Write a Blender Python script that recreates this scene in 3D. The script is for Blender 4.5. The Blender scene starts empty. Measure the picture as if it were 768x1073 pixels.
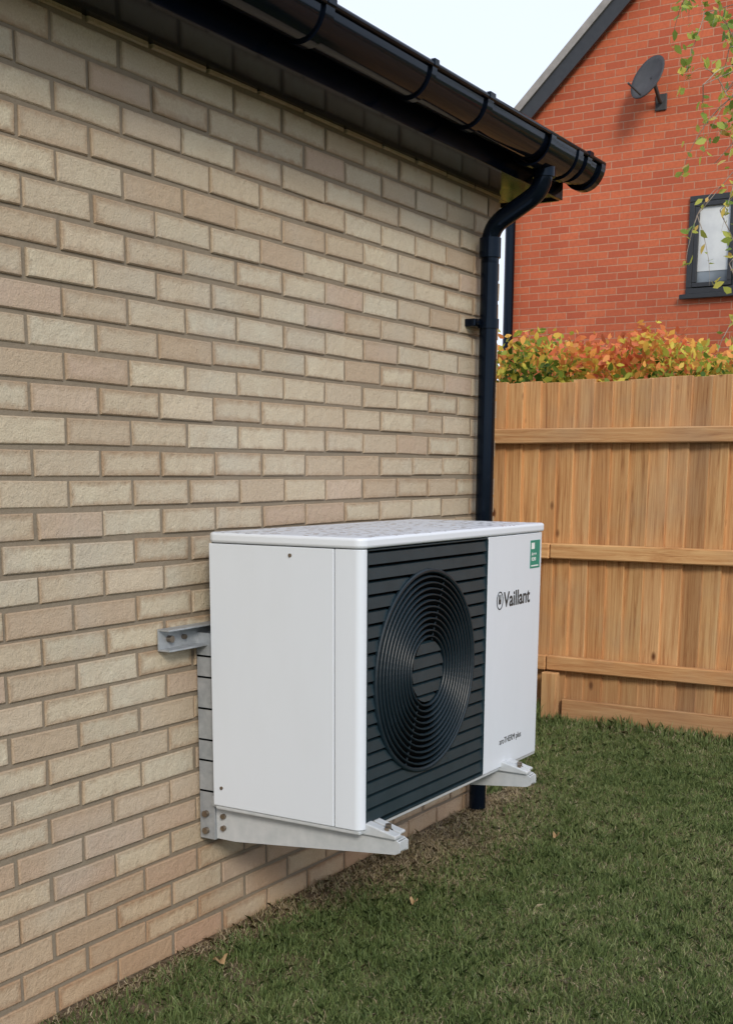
import bpy, math, random
import numpy as np
from mathutils import Vector, Matrix
random.seed(7); rng=np.random.default_rng(7)
D=bpy.data; scene=bpy.context.scene
def link(o): scene.collection.objects.link(o); return o
# ------------------------------------------------------------ materials
class M:
    def __init__(s,name,rough=.6,col=(.5,.5,.5),metal=0,spec=.5):
        s.m=D.materials.new(name); s.m.use_nodes=True; s.t=s.m.node_tree; s.n=s.t.nodes
        s.b=s.n["Principled BSDF"]; s.b.inputs["Roughness"].default_value=rough
        s.b.inputs["Base Color"].default_value=(*col,1); s.b.inputs["Metallic"].default_value=metal
        s.b.inputs["Specular IOR Level"].default_value=spec
    def add(s,t,**k):
        n=s.n.new(t)
        for a,v in k.items(): setattr(n,a,v)
        return n
    def set(s,sock,v):
        if isinstance(v,bpy.types.NodeSocket): s.t.links.new(v,sock)
        elif isinstance(v,(tuple,list)) and len(v)==3 and sock.type=='RGBA': sock.default_value=(*v,1)
        else: sock.default_value=v
    def math(s,op,a,b=0,clamp=False):
        n=s.add('ShaderNodeMath',operation=op,use_clamp=clamp); s.set(n.inputs[0],a); s.set(n.inputs[1],b); return n.outputs[0]
    def mix(s,f,a,b,blend='MIX'):
        n=s.add('ShaderNodeMix',data_type='RGBA',blend_type=blend); s.set(n.inputs[0],f); s.set(n.inputs[6],a); s.set(n.inputs[7],b); return n.outputs[2]
    def obj(s): return s.add('ShaderNodeTexCoord').outputs['Object']
    def uv(s): return s.add('ShaderNodeTexCoord').outputs['UV']
    def mp(s,v,scale=(1,1,1),rot=(0,0,0)):
        n=s.add('ShaderNodeMapping'); s.set(n.inputs[0],v); n.inputs['Scale'].default_value=scale; n.inputs['Rotation'].default_value=rot; return n.outputs[0]
    def noise(s,v,scale,detail=4,rough=.5,dist=0):
        n=s.add('ShaderNodeTexNoise'); s.set(n.inputs['Vector'],v); n.inputs['Scale'].default_value=scale
        n.inputs['Detail'].default_value=detail; n.inputs['Roughness'].default_value=rough; n.inputs['Distortion'].default_value=dist; return n.outputs['Fac']
    def ramp(s,f,stops,interp='LINEAR'):
        n=s.add('ShaderNodeValToRGB'); s.set(n.inputs[0],f); r=n.color_ramp; r.interpolation=interp
        while len(r.elements)<len(stops): r.elements.new(.5)
        for e,(p,c) in zip(r.elements,stops):
            e.position=p; e.color=(*c,1) if len(c)==3 else c
        return n.outputs[0]
    def rng(s,f,a,b,c=0,d=1):
        n=s.add('ShaderNodeMapRange'); s.set(n.inputs[0],f)
        for i,v in zip((1,2,3,4),(a,b,c,d)): s.set(n.inputs[i],v)
        return n.outputs[0]
    def attr(s,name,out='Fac'): return s.add('ShaderNodeAttribute',attribute_name=name).outputs[out]
    def bump(s,h,strength=.5,dist=.01):
        n=s.add('ShaderNodeBump'); s.set(n.inputs['Height'],h); n.inputs['Strength'].default_value=strength; n.inputs['Distance'].default_value=dist
        s.t.links.new(n.outputs[0],s.b.inputs['Normal'])
    def col(s,c): s.set(s.b.inputs['Base Color'],c)
    def rough(s,c): s.set(s.b.inputs['Roughness'],c)

def mat_brick_buff():
    m=M('buff_brick',.9,spec=.2); o=m.obj(); r=m.attr('rnd'); r2=m.attr('rnd2')
    base=m.ramp(r,[(0,(.49,.44,.34)),(.22,(.60,.54,.41)),(.42,(.50,.42,.31)),(.60,(.57,.53,.42)),(.80,(.45,.35,.25)),(.9,(.50,.38,.30)),(1,(.62,.56,.42))])
    n1=m.noise(o,14,5,.6); base=m.mix(m.rng(n1,.35,.7,0,.55),base,(.47,.38,.28))
    uv=m.add('ShaderNodeSeparateXYZ'); m.set(uv.inputs[0],m.uv())
    du=m.math('MULTIPLY',m.math('MINIMUM',uv.outputs[0],m.math('SUBTRACT',1,uv.outputs[0])),.215)
    dv=m.math('MULTIPLY',m.math('MINIMUM',uv.outputs[1],m.math('SUBTRACT',1,uv.outputs[1])),.065)
    d=m.math('MINIMUM',du,dv)
    n2=m.noise(o,38,5,.65); d2=m.math('ADD',d,m.math('MULTIPLY',m.math('SUBTRACT',n2,.5),.034))
    e=m.rng(d2,.002,m.rng(r2,0,1,.009,.021),1,0); e=m.math('MULTIPLY',e,m.rng(r2,0,1,.4,.95))
    base=m.mix(e,base,m.mix(r,(.31,.205,.125),(.37,.275,.19)))
    n3=m.noise(o,220,3,.6); base=m.mix(m.rng(n3,.3,.75,0,.4),base,(.28,.23,.17))
    n4=m.noise(o,3.0,3,.5); base=m.mix(m.rng(n4,.5,.75,0,.3),base,(.44,.44,.40))
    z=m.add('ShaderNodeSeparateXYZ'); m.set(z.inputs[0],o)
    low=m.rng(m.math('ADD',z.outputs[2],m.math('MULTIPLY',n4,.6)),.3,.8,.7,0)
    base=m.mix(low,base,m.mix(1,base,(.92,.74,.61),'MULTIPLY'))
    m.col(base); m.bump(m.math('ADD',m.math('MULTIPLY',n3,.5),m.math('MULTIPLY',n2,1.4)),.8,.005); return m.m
def mat_mortar():
    m=M('mortar',.95,spec=.1); o=m.obj(); n=m.noise(o,60,5,.7); n2=m.noise(o,4,3)
    m.col(m.mix(n2,m.mix(n,(.17,.135,.10),(.29,.24,.18)),(.23,.20,.155))); m.bump(n,.8,.004); return m.m
def mat_redbrick(axis,name='red_brick',dark=1):
    m=M(name,.85,spec=.2); o=m.obj(); s=m.add('ShaderNodeSeparateXYZ'); m.set(s.inputs[0],o)
    c=m.add('ShaderNodeCombineXYZ'); m.set(c.inputs[0],s.outputs[axis]); m.set(c.inputs[1],s.outputs[2])
    b=m.add('ShaderNodeTexBrick'); m.set(b.inputs['Vector'],c.outputs[0]); b.inputs['Scale'].default_value=1
    b.inputs['Brick Width'].default_value=.225; b.inputs['Row Height'].default_value=.075; b.inputs['Mortar Size'].default_value=.006; b.inputs['Mortar Smooth'].default_value=.3
    b.inputs['Bias'].default_value=-.1
    b.inputs['Color1'].default_value=(.56*dark,.145*dark,.068*dark,1); b.inputs['Color2'].default_value=(.42*dark,.095*dark,.050*dark,1); b.inputs['Mortar'].default_value=(.50*dark,.26*dark,.17*dark,1)
    n=m.noise(o,1.2,4); n2=m.noise(o,30,3)
    k=m.mix(m.rng(n,.35,.7,0,.5),b.outputs['Color'],m.mix(1,b.outputs['Color'],(.78,.74,.72),'MULTIPLY'))
    k=m.mix(m.rng(n2,.4,.7,0,.35),k,(.34,.085,.048)); m.col(k)
    m.bump(m.math('SUBTRACT',1,b.outputs['Fac']),.6,.006); return m.m
def mat_black_plastic():
    m=M('black_upvc',.22,(.011,.012,.015),spec=.2); n=m.noise(m.obj(),9,4,.6); m.rough(m.rng(n,.3,.75,.06,.16))
    m.b.inputs['Specular Tint'].default_value=(.55,.75,1,1)
    n2=m.noise(m.obj(),30,4,.7); m.col(m.mix(m.rng(n2,.55,.8,0,.5),(.003,.005,.010),(.010,.012,.018))); return m.m
def mat_casing():
    m=M('white_coated_steel',.32,(.78,.79,.79)); o=m.obj(); n=m.noise(m.mp(o,(1,1,.3)),7,4,.6)
    m.col(m.mix(m.rng(n,.45,.8,0,.4),(.645,.70,.775),(.59,.635,.69)))
    m.rough(m.rng(n,.3,.7,.28,.42)); m.bump(m.noise(o,600,2),.05,.0005); return m.m
def mat_lid():
    m=M('lid_with_dew',.35); o=m.obj(); v=m.add('ShaderNodeTexVoronoi'); m.set(v.inputs['Vector'],m.mp(o,(1,.8,1))); v.inputs['Scale'].default_value=42
    n=m.noise(o,7,3); n5=m.noise(o,60,3); d=m.rng(m.math('ADD',v.outputs['Distance'],m.math('MULTIPLY',n5,.25)),.38,.52,1,0); d=m.math('MULTIPLY',d,m.rng(n,.38,.5,0,1))
    g=m.add('ShaderNodeNewGeometry'); gs=m.add('ShaderNodeSeparateXYZ'); m.set(gs.inputs[0],g.outputs['Normal']); up=m.rng(gs.outputs[2],.8,.95,0,1); d=m.math('MULTIPLY',d,up)
    m.col(m.mix(m.math('MULTIPLY',up,.85),(.67,.72,.79),m.mix(d,(.60,.65,.74),(.12,.15,.22)))); m.rough(m.mix(d,(.45,.45,.45),(.08,.08,.08))); m.bump(d,.7,.003); return m.m
def mat_simple(name,c1,c2,scale,rough=.6,metal=0,bump=0,spec=.5):
    m=M(name,rough,metal=metal,spec=spec); n=m.noise(m.obj(),scale,4,.6); m.col(m.mix(m.rng(n,.3,.7),c1,c2))
    if bump: m.bump(n,bump,.003)
    return m.m
def mat_wood():
    m=M('fence_timber',.8,spec=.2); o=m.obj(); r=m.attr('rnd')
    off=m.add('ShaderNodeCombineXYZ'); m.set(off.inputs[0],m.math('MULTIPLY',r,37)); m.set(off.inputs[2],m.math('MULTIPLY',r,91))
    va=m.add('ShaderNodeVectorMath',operation='ADD'); m.set(va.inputs[0],o); m.set(va.inputs[1],off.outputs[0]); v=va.outputs[0]
    v2=m.attr('grain','Vector'); vb=m.add('ShaderNodeVectorMath',operation='MULTIPLY'); m.set(vb.inputs[0],v); m.set(vb.inputs[1],v2)
    g=m.noise(vb.outputs[0],1,7,.68,.7)
    c=m.ramp(g,[(.27,(.27,.12,.05)),(.44,(.54,.30,.14)),(.60,(.66,.42,.215)),(.78,(.78,.54,.30))])
    t=m.ramp(r,[(0,(.68,.64,.60)),(.25,(1,.97,.93)),(.5,(.86,.76,.66)),(.75,(1.08,1.02,.92)),(1,(.78,.78,.73))])
    c=m.mix(1,c,t,'MULTIPLY')
    vo=m.add('ShaderNodeTexVoronoi'); m.set(vo.inputs['Vector'],m.mp(v,(6,6,3.2))); vo.inputs['Scale'].default_value=1
    k=m.rng(vo.outputs['Distance'],.045,.11,1,0); c=m.mix(k,c,(.13,.05,.02))
    n4=m.noise(o,2.2,4,.6); c=m.mix(m.rng(n4,.50,.76,0,.5),c,(.36,.26,.17))
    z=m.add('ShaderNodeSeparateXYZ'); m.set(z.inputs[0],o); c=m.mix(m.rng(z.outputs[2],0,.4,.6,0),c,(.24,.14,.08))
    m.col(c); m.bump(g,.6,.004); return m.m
def mat_leaf(name,stops,trans=.35):
    m=M(name,.5,spec=.3); r=m.attr('rnd'); c=m.ramp(r,stops); m.col(c)
    t=m.add('ShaderNodeBsdfTranslucent'); m.set(t.inputs[0],c); mx=m.add('ShaderNodeMixShader'); mx.inputs[0].default_value=trans
    m.t.links.new(m.b.outputs[0],mx.inputs[1]); m.t.links.new(t.outputs[0],mx.inputs[2]); m.t.links.new(mx.outputs[0],m.n['Material Output'].inputs[0]); return m.m
def mat_ground():
    m=M('lawn_soil',1,spec=.05); o=m.obj(); s=m.add('ShaderNodeSeparateXYZ'); m.set(s.inputs[0],o)
    n=m.noise(o,26,6,.7); n2=m.noise(o,2.5,4,.6); n3=m.noise(o,90,4,.7)
    g=m.mix(m.rng(n,.35,.65),(.08,.10,.04),(.16,.17,.08)); soil=m.mix(m.rng(n3,.3,.7),(.08,.06,.042),(.22,.17,.12))
    w=m.rng(m.math('ADD',s.outputs[1],m.math('MULTIPLY',m.math('SUBTRACT',n2,.5),.6)),-.42,-.1,0,1)
    w=m.math('MULTIPLY',w,m.rng(s.outputs[0],4.6,5.1,1,0))
    g=m.mix(m.rng(n2,.5,.75,0,.5),g,soil); m.col(m.mix(w,g,soil)); m.bump(n,1,.02); return m.m
MB=mat_brick_buff(); MMo=mat_mortar(); MBK=mat_black_plastic(); MC=mat_casing(); MLid=mat_lid(); MW=mat_wood()
MSlate=mat_simple('slate_grille',(.010,.026,.036),(.016,.034,.046),20,.4,spec=.4)
MRing=mat_simple('fan_guard_wire',(.005,.014,.022),(.009,.019,.028),20,.42,spec=.35)
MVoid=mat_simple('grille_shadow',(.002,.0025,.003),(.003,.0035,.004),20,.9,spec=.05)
MGalv=mat_simple('galvanised_steel',(.30,.33,.36),(.42,.45,.48),40,.45,.35)
MAlu=mat_simple('painted_bracket',(.44,.48,.51),(.54,.57,.60),30,.42,.1)
MBolt=mat_simple('bolt',(.16,.13,.10),(.30,.25,.20),60,.4,.8)
MRub=mat_simple('rubber',(.012,.012,.012),(.02,.02,.02),40,.7)
MInk=mat_simple('print_ink',(.02,.025,.03),(.03,.035,.04),40,.5)
MGreen=mat_simple('green_label',(.01,.20,.15),(.015,.24,.17),40,.4)
MWhite=mat_simple('white_label',(.70,.74,.73),(.8,.8,.8),40,.5)
MTile=mat_simple('roof_tile',(.07,.065,.065),(.14,.13,.125),9,.8,bump=.4)
MFrame=mat_simple('anthracite_frame',(.018,.02,.024),(.026,.028,.032),20,.4)
MBlind=mat_simple('window_blind',(.50,.53,.56),(.70,.73,.74),3,.6)
MBark=mat_simple('bark',(.16,.12,.09),(.42,.38,.33),14,.9,bump=.5)
mg=M('window_glass',.04,(.35,.40,.45)); n=mg.noise(mg.obj(),1.7,3); mg.col(mg.mix(mg.rng(n,.4,.6),(.03,.04,.05),(.22,.26,.30))); MGl=mg.m
# ------------------------------------------------------------ mesh utils
def empty(name,loc=(0,0,0)):
    e=D.objects.new(name,None); e.location=loc; e.empty_display_size=.1; return link(e)
def mk(name,vs,fs,mat,parent=None,smooth=False,mats=None,midx=None,attrs=None,uvs=None):
    me=D.meshes.new(name); me.from_pydata([tuple(v) for v in vs],[],fs)
    for mm in (mats or [mat]): me.materials.append(mm)
    if midx: me.polygons.foreach_set('material_index',midx)
    if smooth: me.polygons.foreach_set('use_smooth',[True]*len(me.polygons))
    if attrs:
        for k,(typ,dom,val) in attrs.items():
            a=me.attributes.new(k,typ,dom); a.data.foreach_set('vector' if typ=='FLOAT_VECTOR' else 'value',np.asarray(val,dtype=np.float32).ravel())
    if uvs is not None:
        u=me.uv_layers.new(name='UVMap'); u.data.foreach_set('uv',np.asarray(uvs,dtype=np.float32).ravel())
    me.update(); o=D.objects.new(name,me); link(o)
    if parent: o.parent=parent
    return o
BF=[(0,3,2,1),(4,5,6,7),(0,1,5,4),(1,2,6,5),(2,3,7,6),(3,0,4,7)]
def bv(x0,x1,y0,y1,z0,z1): return [(x0,y0,z0),(x1,y0,z0),(x1,y1,z0),(x0,y1,z0),(x0,y0,z1),(x1,y0,z1),(x1,y1,z1),(x0,y1,z1)]
def bev(o,w=.003,seg=2):
    b=o.modifiers.new('bevel','BEVEL'); b.width=w; b.segments=seg; b.limit_method='ANGLE'; b.angle_limit=math.radians(40); return o
def boxes(name,L,mat,parent=None,bw=0,seg=2,**k):
    V=[];F=[]
    for b in L:
        n=len(V); V+=bv(*b); F+=[tuple(i+n for i in f) for f in BF]
    o=mk(name,V,F,mat,parent,**k)
    if bw: bev(o,bw,seg)
    return o
def prism(name,pts,axis,a,b,mat,parent=None,bw=0,seg=2,smooth=False):
    n=len(pts); V=[]
    for t in (a,b):
        for p in pts:
            V.append({'x':(t,p[0],p[1]),'y':(p[0],t,p[1]),'z':(p[0],p[1],t)}[axis])
    F=[tuple(range(n)),tuple(range(2*n-1,n-1,-1))]+[(i,n+i,n+(i+1)%n,(i+1)%n) for i in range(n)]
    o=mk(name,V,F,mat,parent)
    import bmesh
    bm=bmesh.new(); bm.from_mesh(o.data); bmesh.ops.recalc_face_normals(bm,faces=bm.faces); bm.to_mesh(o.data); bm.free()
    if bw: bev(o,bw,seg)
    return o
def rrect(x0,x1,y0,y1,r,n=6):
    P=[]
    for (cx,cy,a0) in ((x1-r,y1-r,0),(x0+r,y1-r,90),(x0+r,y0+r,180),(x1-r,y0+r,270)):
        for i in range(n+1):
            a=math.radians(a0+90*i/n); P.append((cx+r*math.cos(a),cy+r*math.sin(a)))
    return P
def tubes(name,paths,mat,parent=None,n=12,caps=True):
    V=[];F=[]
    for pts,rad in paths:
        pts=[Vector(p) for p in pts]; base=len(V); up=None
        for i,p in enumerate(pts):
            d=(pts[min(i+1,len(pts)-1)]-pts[max(i-1,0)]).normalized()
            if up is None: up=Vector((0,0,1)) if abs(d.z)<.9 else Vector((1,0,0))
            s=d.cross(up).normalized(); up=s.cross(d).normalized(); r=rad[i] if isinstance(rad,(list,tuple)) else rad
            for k in range(n):
                a=2*math.pi*k/n; V.append(p+s*math.cos(a)*r+up*math.sin(a)*r)
        for i in range(len(pts)-1):
            for k in range(n):
                a=base+i*n+k; b=base+i*n+(k+1)%n; F.append((a,b,b+n,a+n))
        if caps: F.append(tuple(range(base+n-1,base-1,-1))); F.append(tuple(range(base+(len(pts)-1)*n,base+len(pts)*n)))
    o=mk(name,V,F,mat,parent,smooth=True)
    try: o.data.set_sharp_from_angle(angle=math.radians(50))
    except Exception: pass
    return o
def npmesh(name,V,nv,mat,rnd,parent=None):
    N=V.shape[0]; me=D.meshes.new(name); me.vertices.add(N*nv); me.vertices.foreach_set('co',V.astype(np.float32).ravel())
    me.loops.add(N*nv); me.loops.foreach_set('vertex_index',np.arange(N*nv,dtype=np.int32)); me.polygons.add(N)
    me.polygons.foreach_set('loop_start',np.arange(0,N*nv,nv,dtype=np.int32))
    try: me.polygons.foreach_set('loop_total',np.full(N,nv,dtype=np.int32))
    except Exception: pass
    a=me.attributes.new('rnd','FLOAT','FACE'); a.data.foreach_set('value',rnd.astype(np.float32)); me.materials.append(mat)
    me.update(calc_edges=True); me.validate(); o=D.objects.new(name,me); link(o)
    if parent: o.parent=parent
    return o
def leaves(name,P,size,mat,rnd,parent=None,up=.0):
    N=len(P); d=rng.normal(size=(N,3)); d/=np.linalg.norm(d,axis=1)[:,None]; q=rng.normal(size=(N,3)); s=np.cross(d,q); s/=np.linalg.norm(s,axis=1)[:,None]
    L=size*rng.uniform(.6,1.25,N)[:,None]; nrm=np.cross(d,s)
    V=np.stack([P,P+d*L*.35+s*L*.27+nrm*L*.08,P+d*L*.7+s*L*.2+nrm*L*.06,P+d*L,P+d*L*.7-s*L*.2+nrm*L*.06,P+d*L*.35-s*L*.27+nrm*L*.08],axis=1)
    return npmesh(name,V,6,mat,rnd,parent)
# ------------------------------------------------------------ near brick building
WX=4.534; ZS=2.41
house=empty('brick_house')
def brickwall(name,rows,axis,parent):
    V=[];F=[];U=[];R=[];R2=[]
    for (a0,a1,z0,z1,dep) in rows:
        n=len(V); j=lambda s=.0022: random.uniform(-s,s); off=j(.0022); b=.003; k=[j(.0014) for _ in range(8)]
        a0+=j();a1+=j();z0+=j(.0018);z1+=j(.0018); t1,t2=j(.0018),j(.0018)
        def P(a,d,z): return (a,d,z) if axis=='x' else (WX-d,a,z)
        V+=[P(a0+b+k[0],off+k[4]*.6,z0+b+t1),P(a1-b+k[1],off+k[5]*.6,z0+b+t2),P(a1-b+k[2],off+k[6]*.6,z1-b+t2+k[7]),P(a0+b+k[3],off+k[7]*.6,z1-b+t1)]
        V+=[P(a0+k[0],off+b,z0+t1),P(a1+k[1],off+b,z0+t2),P(a1+k[2],off+b,z1+t2+k[7]),P(a0+k[3],off+b,z1+t1)]
        V+=[P(a0,dep,z0),P(a1,dep,z0),P(a1,dep,z1),P(a0,dep,z1)]
        fs=[(0,1,2,3)]+[(4+i,4+(i+1)%4,(i+1)%4,i) for i in range(4)]+[(8+i,8+(i+1)%4,4+(i+1)%4,4+i) for i in range(4)]
        uv=[(.02,.06),(.98,.06),(.98,.94),(.02,.94)]+[(0,0),(1,0),(1,1),(0,1)]*2
        for f in fs:
            F.append(tuple(n+i for i in f)); U+=[uv[i] for i in f]
        r=random.random(); r2=random.random(); R+=[r]*9; R2+=[r2]*9
    return mk(name,V,F,MB,parent,attrs={'rnd':('FLOAT','FACE',R),'rnd2':('FLOAT','FACE',R2)},uvs=U)
rows=[];rows2=[]
for c in range(-2,34):
    z0=c*.075+.0; z1=z0+.0635
    if z1>ZS+.06: break
    end=WX if c%2==0 else WX-.1125
    a=end
    while a>-1.2:
        rows.append((a-.2135,a,z0,z1,.1025)); a-=.225
    s=.1125 if c%2==0 else 0.0
    while s<5.9: rows2.append((s,s+.2135,z0,z1,.1025)); s+=.225
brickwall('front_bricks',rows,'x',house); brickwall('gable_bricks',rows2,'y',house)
boxes('mortar_core',[(-1.3,WX-.0055,.0055,6,-.2,ZS+.05)],MMo,house)
VX=.13
pts=[(-.20,ZS+.165),(3.0,ZS+1.95),(6.25,ZS+.165),(6.25,ZS+.125),(3.0,ZS+1.90),(-.20,ZS+.125)]
prism('roof',pts,'x',-1.6,WX+VX+.02,MTile,house)
boxes('soffit',[(-1.6,WX+VX,-.18,.02,ZS,ZS+.012),(-1.6,WX+VX+.005,-.198,-.18,ZS-.008,ZS+.12),(WX+.008,WX+VX,.02,6.2,ZS,ZS+.012)],MBK,house,.002)
boxes('verge_board',[(WX+VX,WX+VX+.018,-.178,6.2,ZS-.008,ZS+.11)],MBK,house,.002)
gp=[(-.10,ZS+.03),(3.0,ZS+1.83),(6.1,ZS+.03)]
prism('gable_top',gp,'x',WX-.12,WX-.01,MMo,house)
gut=empty('rain_gutter'); GR=.070; GY=-.201-GR; GZ=ZS+.112; GE=WX+.175
def gutter_prof(r,t,y=GY,z=GZ,dz=0):
    P=[(y+r*math.cos(math.radians(a)),z+dz+r*1.12*math.sin(math.radians(a))) for a in range(180,361,12)]
    Q=[(y+(r-t)*math.cos(math.radians(a)),z+dz+(r-t)*1.12*math.sin(math.radians(a))) for a in range(360,179,-12)]
    return P+Q
def smoothp(o):
    o.data.polygons.foreach_set('use_smooth',[True]*len(o.data.polygons))
    try:o.data.set_sharp_from_angle(angle=math.radians(40))
    except Exception: pass
    return o
smoothp(prism('channel',gutter_prof(GR,.003),'x',-1.6,GE,MBK,gut))
smoothp(prism('channel_lip',[(GY-GR-.006+.008*math.cos(a),GZ+.002+.008*math.sin(a)) for a in [i*.7 for i in range(9)]],'x',-1.6,GE,MBK,gut))
PX=4.32
for x in (1.2,2.80,3.35,3.72,4.56):
    w=.014 if x in(1.2,3.35) else .02
    smoothp(prism('bracket',gutter_prof(GR+.009,.008,dz=.002),'x',x-w,x+w,MBK,gut))
    boxes('bracket_clip',[(x-w,x+w,GY-GR-.016,GY-GR+.012,GZ-.004,GZ+.016)],MBK,gut,.002)
smoothp(prism('outlet_body',gutter_prof(GR+.008,.007,dz=-.004),'x',PX-.11,PX+.14,MBK,gut))
smoothp(prism('outlet_collar',gutter_prof(GR+.014,.006,dz=-.004),'x',PX-.13,PX-.09,MBK,gut))
smoothp(prism('outlet_collar2',gutter_prof(GR+.014,.006,dz=-.004),'x',PX+.12,PX+.16,MBK,gut))
cap=[(GY+(GR+.006)*math.cos(math.radians(a)),GZ+(GR+.006)*1.12*math.sin(math.radians(a))) for a in range(180,361,12)]
prism('end_cap',cap,'x',GE,GE+.006,MBK,gut); smoothp(prism('end_cap_rim',gutter_prof(GR+.012,.011),'x',GE-.035,GE+.004,MBK,gut))
dp=empty('drainpipe'); PR=.034; PY=-.062
def arc(pts,rad=.06,n=6):
    out=[Vector(pts[0])]
    for a,b,c in zip(pts,pts[1:],pts[2:]):
        a,b,c=map(Vector,(a,b,c)); p=b+(a-b).normalized()*rad; q=b+(c-b).normalized()*rad
        for i in range(n+1):
            t=i/n; out.append(p*(1-t)**2+b*2*t*(1-t)+q*t*t)
    out.append(Vector(pts[-1])); return out
z_=ZS-.02
tubes('swan_neck',[(arc([(PX,GY,z_+.12),(PX,GY,z_-.02),(PX,PY,z_-.13),(PX,PY,z_-.26)],.06),PR)],MBK,dp,20)
tubes('pipe',[([(PX,PY,z_-.2),(PX,PY,.02)],PR)],MBK,dp,20)
tubes('sockets',[([(PX,GY,z_+.07),(PX,GY,z_+.02)],PR+.007),([(PX,PY,z_-.17),(PX,PY,z_-.24)],PR+.007),([(PX,PY,1.93),(PX,PY,1.895)],PR+.006),([(PX,PY,.9),(PX,PY,.865)],PR+.006)],MBK,dp,20)
boxes('clips',[(PX-.075,PX+.075,PY+.02,.002,1.9,1.928),(PX-.075,PX+.075,PY+.02,.002,.868,.896)],MBK,dp,.004)
tubes('clip_screws',[([(PX+s*.06,PY+.02,z),(PX+s*.06,PY+.008,z)],.008) for s in(-1,1) for z in(1.914,.882)],MBK,dp,10)
# ------------------------------------------------------------ heat pump
hp=empty('heat_pump'); X0=2.605;X1=3.735;YF=-.57;YB=-.08;Z0=.437;Z1=1.202
LZ=Z1-.028
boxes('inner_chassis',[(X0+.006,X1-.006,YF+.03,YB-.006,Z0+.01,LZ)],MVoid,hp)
boxes('side_panel',[(X0,X0+.01,YF+.085,YB,Z0,LZ-.002),(X1-.01,X1,YF+.085,YB,Z0,LZ-.002),(X0+.011,X1-.011,YB-.012,YB,Z0,LZ-.002)],MC,hp,.003,3)
r=.022; prof=[]
for i in range(9):
    a=math.radians(180+90*i/8); prof.append((X0+r+r*math.cos(a),YF+r+r*math.sin(a)))
outer=[(X0,YF+.082)]+prof+[(X0+.026,YF)]
inner=[(X0+.026,YF+.02),(X0+.012,YF+.026),(X0+.012,YF+.082)]
smoothp(prism('corner_pillar',outer+inner,'z',Z0,LZ-.002,MC,hp,.002))
XG=X0+.720
prof=[(X1-r+r*math.cos(math.radians(270+90*i/8)),YF+r+r*math.sin(math.radians(270+90*i/8))) for i in range(9)]
smoothp(prism('front_panel',[(XG,YF)]+prof+[(X1,YF+.082),(X1-.012,YF+.082),(X1-.012,YF+.026),(XG,YF+.02)],'z',Z0,LZ-.002,MC,hp,.002))
boxes('front_rim',[(X0+.027,XG-.001,YF+.001,YF+.02,Z0,Z0+.006),(X0+.027,XG-.001,YF+.001,YF+.02,LZ-.007,LZ-.003)],MSlate,hp,.001)
boxes('grille_edge',[(XG-.006,XG-.0015,YF-.0005,YF+.018,Z0+.0065,LZ-.0075),(X0+.0265,X0+.031,YF-.0005,YF+.018,Z0+.0065,LZ-.0075)],MSlate,hp,.001)
smoothp(prism('lid',rrect(X0-.006,X1+.006,YF-.006,YB+.004,.028),'z',LZ,Z1,MLid,hp,.008,4))
boxes('base_tray',[(X0+.004,X1-.004,YF+.006,YB-.004,Z0-.012,Z0-.001)],MAlu,hp,.003)
tubes('casing_screws',[([(X0+.001,y,z),(X0-.003,y,z)],.005) for y,z in((YB-.03,.49),(YF+.22,1.15))],MBolt,hp,10)
FX,FZ,FR=X0+.352,Z0+.380,.285
V=[];F=[]
def strip(z0,z1,y0,y1,nsub=5):
    zs=[z0+(z1-z0)*i/nsub for i in range(nsub+1)]
    xl,xr=X0+.031,XG-.006
    for i in range(nsub):
        za,zb=zs[i],zs[i+1]; ya=y0+(y1-y0)*i/nsub; yb=y0+(y1-y0)*(i+1)/nsub
        def ch(z):
            d=FR**2-(z-FZ)**2; return math.sqrt(d) if d>0 else 0
        ca,cb=ch(za),ch(zb)
        if ca==0 and cb==0: segs=[(xl,xl,xr,xr)]
        else: segs=[(xl,xl,FX-ca,FX-cb),(FX+ca,FX+cb,xr,xr)]
        for (la,lb,ra,rb) in segs:
            n=len(V); V.extend([(la,ya,za),(ra,ya,za),(rb,yb,zb),(lb,yb,zb)]); F.append((n,n+1,n+2,n+3))
NS=19; gz0=Z0+.009; gz1=LZ-.010; p=(gz1-gz0)/NS
for i in range(NS):
    z=gz0+i*p
    strip(z+.004,z+.006,YF+.016,YF+.002,1); strip(z+.006,z+p-.004,YF+.002,YF+.006,6); strip(z+p-.004,z+p-.002,YF+.006,YF+.016,1)
mk('louvres',V,F,MSlate,hp)
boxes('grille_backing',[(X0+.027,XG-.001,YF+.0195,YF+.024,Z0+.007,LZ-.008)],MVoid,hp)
def ring_mesh(name,rs,mat):
    V=[];F=[];n=80
    for r,y,w,h in rs:
        prof=[(r-w,y+h),(r-w,y-h*.3),(r-w*.4,y-h),(r+w*.4,y-h),(r+w,y-h*.3),(r+w,y+h)]; m_=len(prof); b=len(V)
        for i in range(n):
            a=2*math.pi*i/n
            for q,yy in prof: V.append((FX+q*math.cos(a),yy,FZ+q*math.sin(a)))
        for i in range(n):
            for k in range(m_):
                F.append((b+i*m_+k,b+((i+1)%n)*m_+k,b+((i+1)%n)*m_+(k+1)%m_,b+i*m_+(k+1)%m_))
    return mk(name,V,F,mat,hp,smooth=False)
NR=12; rs=[]
for i in range(NR):
    rr=.098+(FR-.005-.098)*i/(NR-1); dish=.003*(1-((rr-.19)/.11)**2)
    rs.append((rr,YF+.002-dish,.0030 if i<NR-1 else .006,.005))
ring_mesh('fan_guard_rings',rs,MRing)
sp=[]
for k in range(8):
    a=math.radians(22.5+45*k); sp.append(([(FX+q*math.cos(a),YF+.009,FZ+q*math.sin(a)) for q in(.09,.15,.22,FR-.005)],.003))
tubes('fan_guard_spokes',sp,MRing,hp,6)
V=[];F=[]
HR=.088
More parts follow.
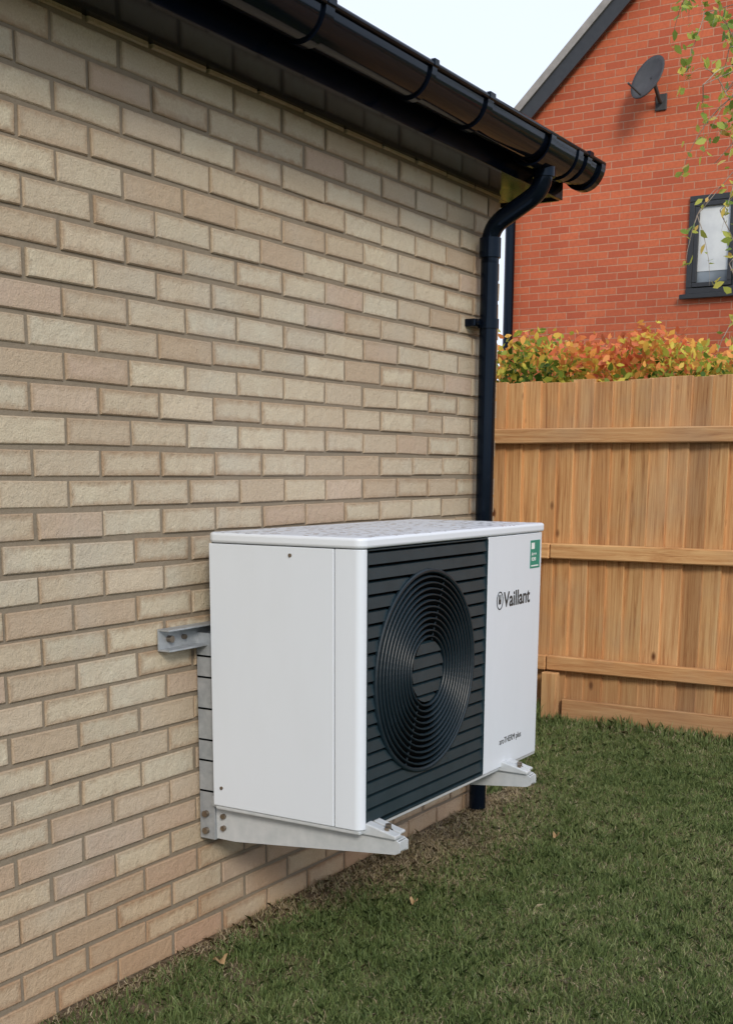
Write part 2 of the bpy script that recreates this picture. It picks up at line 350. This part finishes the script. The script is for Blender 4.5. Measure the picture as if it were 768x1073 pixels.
def hubstrip(z0,z1,y0,y1,ns=4):
    for i in range(ns):
        za=z0+(z1-z0)*i/ns; zb=z0+(z1-z0)*(i+1)/ns
        if abs(za-FZ)>HR or abs(zb-FZ)>HR: continue
        ca=math.sqrt(HR**2-(za-FZ)**2); cb=math.sqrt(HR**2-(zb-FZ)**2); ya=y0+(y1-y0)*i/ns; yb=y0+(y1-y0)*(i+1)/ns
        n=len(V); V.extend([(FX-ca,ya,za),(FX+ca,ya,za),(FX+cb,yb,zb),(FX-cb,yb,zb)]); F.append((n,n+1,n+2,n+3))
for i in range(NS):
    z=gz0+i*p; hubstrip(z+.004,z+.006,YF+.012,YF-.002,1); hubstrip(z+.006,z+p-.004,YF-.002,YF+.002,6); hubstrip(z+p-.004,z+p,YF+.002,YF+.012,1)
mk('hub_louvres',V,F,MSlate,hp)
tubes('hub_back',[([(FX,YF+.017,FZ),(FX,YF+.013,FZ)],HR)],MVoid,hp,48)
def text(name,s,x,z,size,mat,parent,y=YF-.0008,bold=0.0,sx=1):
    c=D.curves.new(name,'FONT'); c.body=s; c.size=size; c.extrude=.0002; c.offset=bold; o=D.objects.new(name,c); link(o)
    o.location=(x,y,z); o.rotation_euler=(math.pi/2,0,0); o.scale=(sx,1,1); c.materials.append(mat); o.parent=parent; return o
LX=XG+.115; LZt=Z0+.515
text('logo_lettering','Vaillant',LX,LZt,.066,MInk,hp,bold=.0012)
tubes('logo_emblem',[([(LX-.028+.021*math.cos(a*math.pi/12),YF-.0004,LZt+.022+.027*math.sin(a*math.pi/12)) for a in range(25)],.0018)],MInk,hp,6)
boxes('logo_emblem_figure',[(LX-.036,LX-.020,YF-.001,YF+.001,LZt+.011,LZt+.026),(LX-.036,LX-.031,YF-.001,YF+.001,LZt+.0265,LZt+.040),(LX-.026,LX-.021,YF-.001,YF+.001,LZt+.0265,LZt+.040)],MInk,hp)
text('model_lettering','aroTHERM plus',XG+.11,Z0+.075,.028,MInk,hp,sx=.9)
gx=X1-.105; gz=Z0+.622
boxes('label',[(gx,gx+.074,YF-.001,YF+.001,gz,gz+.090)],MGreen,hp)
boxes('label_print',[(gx+.006,gx+.030,YF-.0016,YF-.0011,gz+.062,gz+.082),(gx+.008,gx+.062,YF-.0016,YF-.0011,gz+.006,gz+.010)],MWhite,hp)
text('label_text','A+++\nR290',gx+.008,gz+.040,.016,MWhite,hp,y=YF-.0016,bold=.0002)
# ------------------------------------------------------------ wall bracket
wb=empty('wall_bracket'); AX=(X0+.075,X0+.90)
boxes('cross_rail',[(X0-.13,X1+.05,-.008,-.003,.885,.945),(X0-.13,X1+.05,-.045,-.008,.885,.890),(X0-.13,X1+.05,-.045,-.008,.940,.945)],MGalv,wb,.001)
for i,ax in enumerate(AX):
    boxes('upright',[(ax-.045,ax-.04,-.06,-.006,.322,.92),(ax+.005,ax+.01,-.06,-.006,.322,.92),(ax-.0395,ax+.0045,-.06,-.055,.322,.92)],MGalv,wb,.001)
    ap=[(-.062,.327),(-.062,.42),(-.655,.42),(-.668,.412),(-.668,.387),(-.655,.380),(-.13,.327)]
    prism('arm',ap,'x',ax-.04,ax-.036,MAlu,wb); prism('arm_web',ap,'x',ax+.001,ax+.005,MAlu,wb)
    boxes('arm_top',[(ax-.0355,ax+.0005,-.66,-.062,.4155,.4195),(ax-.0355,ax+.0005,-.666,-.661,.389,.4155)],MAlu,wb,.001)
    for j,(yc,sg) in enumerate(((-.615,1),(-.13,-1))):
        prism('foot',[(yc-.045,.422),(yc+.075,.422),(yc+.075,.454),(yc+.045,.454),(yc-.02,.438),(yc-.045,.432)],'x',ax-.05,ax-.018,MAlu,wb,.003)
        prism('foot_side',[(yc-.03,.422),(yc+.085,.422),(yc+.085,.450),(yc+.05,.450),(yc-.01,.434),(yc-.03,.430)],'x',ax+.0,ax+.03,MAlu,wb,.003)
        boxes('foot_pad',[(ax-.017,ax-.001,yc-.01,yc+.08,.4205,.437)],MRub,wb,.002)
        tubes('foot_bolt',[([(ax-.009,yc+.0,.432),(ax-.009,yc+.0,.450)],.009),([(ax-.034,yc-.01,.438),(ax-.034,yc-.01,.448)],.007)],MBolt,wb,6)
    tubes('bolts',[([(ax-.041,-.03,z),(ax-.056,-.03,z)],.010) for z in(.347,.397)]+[([(ax-.041,-.09,z),(ax-.050,-.09,z)],.008) for z in(.362,.397)],MBolt,wb,8)
    boxes('slots',[(ax-.0462,ax-.0452,-.058,-.008,z,z+.005) for z in(.462,.552,.612,.702,.792,.852)],MVoid,wb)
tubes('rail_bolts',[([(X0-.09,-.008,.915),(X0-.09,-.022,.915)],.010),([(X0-.03,-.008,.915),(X0-.03,-.018,.915)],.007)],MBolt,wb,8)
# ------------------------------------------------------------ fence
fe=empty('wooden_fence'); FXx=6.25
def woodboxes(name,L,grain,bw=.003):
    V=[];F=[];R=[];G=[]
    for b in L:
        n=len(V); pts=b if isinstance(b,list) else bv(*b); V+=pts; F+=[tuple(i+n for i in f) for f in BF]; r=random.random(); R+=[r]*6; G+=[grain]*6
    o=mk(name,V,F,MW,fe,attrs={'rnd':('FLOAT','FACE',R),'grain':('FLOAT_VECTOR','FACE',G)}); bev(o,bw,1); return o
L=[]; y=-9.0
while y<7:
    h=1.835+random.uniform(-.010,.010); w=.125; g=random.uniform(-.004,.004); x=FXx+random.uniform(-.002,.002)
    b=bv(x,x+.01,y,y+w,.02,h); b=[(vx-(.018 if (vy<y+.01 and vx<x+.005) else 0)+g,vy,vz) for vx,vy,vz in b]; L.append(b); y+=.103+random.uniform(-.005,.005)
woodboxes('boards',L,(60,60,2.2),.0015)
rl=[]
for z in(1.51,.90,.285):
    for a,b in((-9,-4.0),(-3.995,-1.6),(-1.595,.955 if z>1 else .455),(.96 if z>1 else .46,3.2),(3.205,7)):
        rl.append([(vx,vy,vz) for vx,vy,vz in bv(FXx-.066,FXx-.0225,a,b,z+random.uniform(-.003,.003),z+.082)])
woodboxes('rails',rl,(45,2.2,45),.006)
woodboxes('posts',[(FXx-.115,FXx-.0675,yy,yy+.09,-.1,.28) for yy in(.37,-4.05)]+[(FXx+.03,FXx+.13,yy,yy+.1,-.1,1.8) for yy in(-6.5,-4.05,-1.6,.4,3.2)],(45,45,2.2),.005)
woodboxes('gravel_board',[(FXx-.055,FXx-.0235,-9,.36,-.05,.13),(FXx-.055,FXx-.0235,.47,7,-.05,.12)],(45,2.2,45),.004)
# ------------------------------------------------------------ ground and grass
S=400
mk('ground',[(-S,-S,0),(S,-S,0),(S,S,0),(-S,S,0)],[(0,1,2,3)],mat_ground())
MG=mat_leaf('grass_blades',[(0,(.085,.135,.045)),(.3,(.155,.215,.075)),(.6,(.225,.285,.11)),(.72,(.32,.35,.16)),(.8,(.32,.26,.16)),(1,(.56,.48,.34))],.35)
def smooth_noise(x,y):
    return (np.sin(x*2.1+1.3*np.sin(y*1.7))+np.sin(y*3.3+x*1.1+2)+np.sin((x-y)*5.1+.7)*.6+np.sin((x+y*1.4)*9.3)*.4)/3
def clump(x,y):
    return (np.sin(x*13+2.1*np.sin(y*7))*np.sin(y*17+1.7*np.sin(x*9))+np.sin(x*29+y*11)*np.sin(y*31-x*8)*.7)
def grass(N,x0,x1,y0,y1,hs=1,ws=1,wall=True):
    x=rng.uniform(x0,x1,N); y=rng.uniform(y0,y1,N); nz=smooth_noise(x,y); cl=clump(x,y)
    if wall:
        edge=.16+.10*nz+.34*np.exp(-((x-3.8)/.75)**2)*(x<4.9); t=np.clip((-y)/edge,0,1.6); t=np.where(x>4.7,np.clip(t+(x-4.7)*2,0,1.6),t)
    else: t=np.full(N,1.6)
    keep=rng.random(N)<np.clip(.45+t*.55,0,1)*np.clip(.85+.3*cl,.35,1); x,y,nz,t,cl=x[keep],y[keep],nz[keep],t[keep],cl[keep]; N=len(x)
    dead=np.clip(1.15-t,0,1)*.9+.17+.22*np.clip(nz,-.6,1)-.10*cl; isd=rng.random(N)<dead
    h=rng.uniform(.014,.040,N)*hs*(1+.3*nz+.22*cl); h[isd]*=.75; w=rng.uniform(.0009,.0018,N)*ws; a=rng.uniform(0,2*np.pi,N); lean=rng.uniform(.1,1.0,N); lean[isd]*=2.0
    la=rng.uniform(0,2*np.pi,N); P=np.stack([x,y,np.zeros(N)],1); sd=np.stack([np.cos(a),np.sin(a),np.zeros(N)],1)*w[:,None]
    ld=np.stack([np.cos(la),np.sin(la),np.zeros(N)],1); u=np.array([0,0,1.0])
    m=P+u*(h*.6)[:,None]+ld*(h*lean*.4)[:,None]; tp=P+u*(h*np.clip(1-.25*lean,.15,1))[:,None]+ld*(h*lean)[:,None]
    V=np.stack([P-sd,P+sd,m+sd*.8,tp,m-sd*.8],1)
    r=np.where(isd,rng.uniform(.74,1,N),np.clip(rng.uniform(.0,.7,N)+.16*nz-.06*cl,0,.74)); return V,r
A=grass(340000,1.2,6.24,-2.1,-.01); B=grass(50000,-3,6.2,-7,-2.1,1.3,1.8); C=grass(9000,-2,1.2,-2.4,-.01,1.2,1.8); E=grass(38000,4.56,6.2,-.01,1.6,1.1,1.3,False); G=grass(9000,4.56,6.2,1.6,5,1.4,1.8,False)
Vf,rf=grass(9000,6.04,6.19,-5,1.2,1.0,1.4,False); base=Vf[:,0:1,:].copy(); Vf=base+(Vf-base)*np.array([1.2,1.2,2.0])
Wd,rw=grass(900,6.0,6.17,.46,.62,1.0,1.4,False); b2=Wd[:,0:1,:].copy(); Wd=b2+(Wd-b2)*np.array([1.6,1.6,4.5])
npmesh('grass',np.concatenate([A[0],B[0],C[0],E[0],G[0],Vf,Wd]),5,MG,np.concatenate([A[1],B[1],C[1],E[1],G[1],rf,np.clip(rw,0,.6)]))
MLf=mat_simple('dry_leaf',(.25,.15,.07),(.42,.30,.16),60,.7)
V=[];F=[]
for (lx,ly,s,a) in((1.83,-.22,.04,.4),(2.5,-.18,.025,2),(3.2,-.4,.02,1),(4.1,-.5,.02,4),(5.3,-.9,.02,3)):
    n=len(V)
    for i in range(10):
        t=2*math.pi*i/10; rr=s*(1 if i%2==0 else .75)*(1.0 if i!=0 else 1.3)
        V.append((lx+rr*math.cos(t+a),ly+rr*.65*math.sin(t+a),.034+.012*math.sin(2*t)))
    V.append((lx,ly,.025)); F+=[(n+i,n+(i+1)%10,n+10) for i in range(10)]
mk('fallen_leaves',V,F,MLf)
# ------------------------------------------------------------ far red house
h2=empty('brick_house'); HX=13.0; HY1=4.02; HY0=-4.0; EZ=4.9; sl=.92; RY=(HY0+HY1)/2; RZ=EZ+(HY1-RY)*sl
RBy=mat_redbrick(1,'red_brick_gable'); RBx=mat_redbrick(0,'red_brick_side')
prism('walls',[(HY1,-.2),(HY1,EZ),(RY,RZ),(HY0,EZ),(HY0,-.2)],'x',HX,HX+9,RBy,h2)
boxes('side_wall_skin',[(HX+.01,HX+8.99,HY1+.001,HY1+.012,-.2,EZ-.05)],RBx,h2)
ov=.32
prism('roof',[(HY1+ov,EZ-ov*sl+.10),(RY,RZ+.10),(HY0-ov,EZ-ov*sl+.10),(HY0-ov,EZ-ov*sl+.2),(RY,RZ+.22),(HY1+ov,EZ-ov*sl+.2)],'x',HX-.14,HX+9.14,mat_simple('pale_tile',(.20,.19,.18),(.33,.31,.30),6,.8,bump=.3),h2)
prism('bargeboard',[(HY1+ov,EZ-ov*sl-.10),(RY,RZ-.12),(HY0-ov,EZ-ov*sl-.10),(HY0-ov,EZ-ov*sl+.098),(RY,RZ+.098),(HY1+ov,EZ-ov*sl+.098)],'x',HX-.12,HX-.09,MFrame,h2)
prism('barge_soffit',[(HY1+ov,EZ-ov*sl-.02),(RY,RZ-.02),(HY0-ov,EZ-ov*sl-.02),(HY0-ov,EZ-ov*sl+.06),(RY,RZ+.06),(HY1+ov,EZ-ov*sl+.06)],'x',HX-.088,HX-.002,MFrame,h2)
def window(par,yl,yr,z0,z1,x=HX,mull=(.5,)):
    f=.06; B=[(x-.035,x+.03,yl,yr,z0,z0+f),(x-.035,x+.03,yl,yr,z1-f,z1),(x-.034,x+.03,yl,yl+f,z0+f+.001,z1-f-.001),(x-.034,x+.03,yr-f,yr,z0+f+.001,z1-f-.001)]
    for m_ in mull:
        c=yl+(yr-yl)*m_; B.append((x-.034,x+.03,c-f*.8,c+f*.8,z0+f+.001,z1-f-.001))
    boxes('window_frame',B,MFrame,par,.006)
    ed=[yl]+[yl+(yr-yl)*m_ for m_ in mull]+[yr]; C=[]
    for a,b in zip(ed,ed[1:]):
        a+=f+.004;b-=f+.004;q0=z0+f+.004;q1=z1-f-.004;g=.045
        C+=[(x-.045,x-.0135,a,b,q0,q0+g),(x-.045,x-.0135,a,b,q1-g,q1),(x-.044,x-.0135,a,a+g,q0+g+.001,q1-g-.001),(x-.044,x-.0135,b-g,b,q0+g+.001,q1-g-.001)]
    boxes('casement_sash',C,MFrame,par,.005)
    boxes('window_sill',[(x-.08,x-.036,yl-.05,yr+.05,z0-.05,z0-.003)],MFrame,par,.005)
    boxes('window_pane',[(x-.006,x-.002,yl+f,yr-f,z0+f,z1-f)],MGl,par)
    boxes('window_blind_panel',[(x-.012,x-.0085,yl+f+.03,yr-f-.03,z0+f+.16,z1-f-.02)],MBlind,par)
window(h2,.73,1.94,3.17,4.13,mull=(.56,)); window(h2,-2.9,-1.5,3.17,4.13); window(h2,.2,1.6,.9,2.1)
tubes('house_downpipe',[([(HX-.07,HY1-.09,4.8),(HX-.07,HY1-.09,0)],.055)],MBK,h2,12)
sd=empty('satellite_dish'); dc=Vector((HX-.30,2.36,5.26)); dn=Vector((-.80,.36,.38)).normalized()
V=[];F=[]; ss=dn.cross(Vector((0,0,1))).normalized(); uu=ss.cross(dn)
nr,na=6,32
for i in range(nr+1):
    q=i/nr
    for k in range(na):
        a=2*math.pi*k/na; V.append(dc+ss*(.20*q*math.cos(a))+uu*(.23*q*math.sin(a))+dn*(.05*q*q-.05))
for i in range(nr):
    for k in range(na): F.append((i*na+k,i*na+(k+1)%na,(i+1)*na+(k+1)%na,(i+1)*na+k))
MD=mat_simple('dish_grey',(.04,.041,.045),(.06,.06,.065),9,.6)
d_=mk('dish',V,F,MD,sd,smooth=True); so=d_.modifiers.new('s','SOLIDIFY'); so.thickness=.01
tubes('mount_arm',[([dc-dn*.05,dc-dn*.12,(HX-.06,2.30,5.08),(HX,2.30,5.08)],.02),([dc-uu*.2,dc-uu*.2+dn*.2],.01)],MD,sd,8)
boxes('lnb',[(HX-.02,HX-.001,2.24,2.36,5.0,5.16)],MD,sd,.008)
# ------------------------------------------------------------ hedge
N=46000; hx=rng.uniform(6.45,7.35,N); hy=rng.uniform(-8,6,N); top=2.03+.06*np.sin(hy*3.1)+.05*np.sin(hy*7.7+1)+.03*np.sin(hy*17); hz=top-rng.exponential(.2,N)+rng.normal(0,.03,N)
keep=hz>.1; P=np.stack([hx,hy,hz],1)[keep]; dt=(top-hz)[keep]
patch=.22*np.sin(P[:,1]*5.3)+.12*np.sin(P[:,1]*13+P[:,0]*9)
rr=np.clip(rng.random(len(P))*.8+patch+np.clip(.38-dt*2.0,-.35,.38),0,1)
MH=mat_leaf('hedge_leaf',[(0,(.06,.13,.02)),(.3,(.22,.32,.05)),(.5,(.65,.62,.10)),(.72,(.85,.40,.10)),(1,(.72,.20,.09))],.4)
hedge=empty('hedge'); leaves('hedge_foliage',P,.055,MH,rr,hedge)
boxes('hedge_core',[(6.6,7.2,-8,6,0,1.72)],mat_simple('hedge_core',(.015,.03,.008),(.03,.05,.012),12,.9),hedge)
# ------------------------------------------------------------ birch tree
bt=empty('birch_tree'); paths=[];LP=[]
T=Vector((8.6,-1.9,0)); trunk=[T+Vector((.05*math.sin(i*.9),.04*math.cos(i*1.3),i*.62)) for i in range(11)]
paths.append((trunk,[.085-.0072*i for i in range(11)]))
def limb(st,d,ln,r0,droop,n=9,leafd=0,wig=.05):
    pts=[st]; d=d.normalized()
    for i in range(n):
        d=(d+Vector((random.uniform(-wig,wig),random.uniform(-wig,wig),random.uniform(-wig,wig)-droop*(i/n)))).normalized(); pts.append(pts[-1]+d*ln/n)
    paths.append((pts,[r0*(1-.85*i/n) for i in range(n+1)]))
    return pts
for i in range(26):
    k=random.randint(3,9); st=trunk[k]; a=random.uniform(0,2*math.pi); 
    m_=limb(st,Vector((math.cos(a),math.sin(a),.9)),random.uniform(1.2,1.9),.022,.28)
    for j in range(9):
        q=m_[random.randint(3,9)]; b=random.uniform(0,2*math.pi); tw=limb(q,Vector((math.cos(b),math.sin(b),.1)),random.uniform(.5,1.1),.006,.5)
        for s in range(16): c=random.choice(tw[2:]); LP.append(c+Vector((random.gauss(0,.03),random.gauss(0,.03),random.gauss(0,.03))))
for i in range(15):
    st=trunk[6+i%3]; tgt=Vector((8.0+random.uniform(-.3,.3),random.uniform(.04,.36),4.5-.15*i+random.uniform(-.1,.1)))
    mid=(st+tgt)/2+Vector((0,0,.45)); pts=[st*(1-t)**2+mid*2*t*(1-t)+tgt*t*t for t in [i_/10 for i_ in range(11)]]; paths.append((pts,[.012-.0010*q for q in range(11)]))
    for j in range(9):
        q=pts[random.randint(7,10)]; tw=limb(q,Vector((random.uniform(-.4,.4),random.uniform(-.35,.2),random.uniform(-.5,.5))),random.uniform(.25,.55),.0035,.6,wig=.14)
        for s in range(random.randint(8,18)): c=random.choice(tw[2:]); LP.append(c+Vector((random.gauss(0,.02),random.gauss(0,.02),random.gauss(0,.02))))
tubes('trunk_and_twigs',paths,MBark,bt,6)
MLb=mat_leaf('birch_leaf',[(0,(.16,.26,.05)),(.5,(.40,.48,.10)),(.8,(.66,.60,.13)),(1,(.66,.44,.15))],.45)
LP=np.array([tuple(v) for v in LP]); leaves('crown_leaves',LP,.064,MLb,rng.random(len(LP)),bt)
# ------------------------------------------------------------ light : hazy bright sky + soft low sun from behind the photographer
ex=Vector((.74,.67)).normalized(); elev=math.radians(30)
w=D.worlds.new('World'); scene.world=w; w.use_nodes=True; nt=w.node_tree
sk=nt.nodes.new('ShaderNodeTexSky'); sk.sky_type='NISHITA'; sk.sun_disc=False; sk.sun_elevation=elev; sk.sun_rotation=math.atan2(-ex.x,-ex.y); sk.air_density=1.0; sk.dust_density=2.5; sk.ozone_density=1
mx=nt.nodes.new('ShaderNodeMix'); mx.data_type='RGBA'; mx.inputs[0].default_value=.85; nt.links.new(sk.outputs[0],mx.inputs[6]); mx.inputs[7].default_value=(6.7,7.3,8.5,1)
nt.links.new(mx.outputs[2],nt.nodes['Background'].inputs[0]); nt.nodes['Background'].inputs[1].default_value=.15
sl_=D.lights.new('sun','SUN'); sl_.energy=2.2; sl_.angle=math.radians(14); sl_.color=(1,.90,.76); so=D.objects.new('sun',sl_); link(so)
dirv=Vector((ex.x,ex.y,-math.tan(elev))); so.rotation_euler=dirv.to_track_quat('-Z','Y').to_euler()
# ------------------------------------------------------------ camera
f=1276; th=math.radians(31.6); pitch=math.radians(11); roll=math.radians(.3)
cam=D.cameras.new('camera'); co=D.objects.new('camera',cam); link(co)
Fv=Vector((math.cos(th)*math.cos(pitch),math.sin(th)*math.cos(pitch),-math.sin(pitch))); Rv=Vector((math.sin(th),-math.cos(th),0)); Uv=Rv.cross(Fv)
R=Matrix((Rv,Uv,-Fv)).transposed(); R=R@Matrix.Rotation(roll,3,'Z')
co.matrix_world=Matrix.Translation((0,-2.188,1.37))@R.to_4x4()
cam.sensor_fit='HORIZONTAL'; cam.sensor_width=36; cam.lens=f/768*36; cam.shift_y=(f*math.tan(pitch)+492-536.5)/768; cam.clip_end=2000; cam.clip_start=.05
scene.camera=co
scene.view_settings.view_transform='Standard'; scene.view_settings.look='None'; scene.view_settings.exposure=0
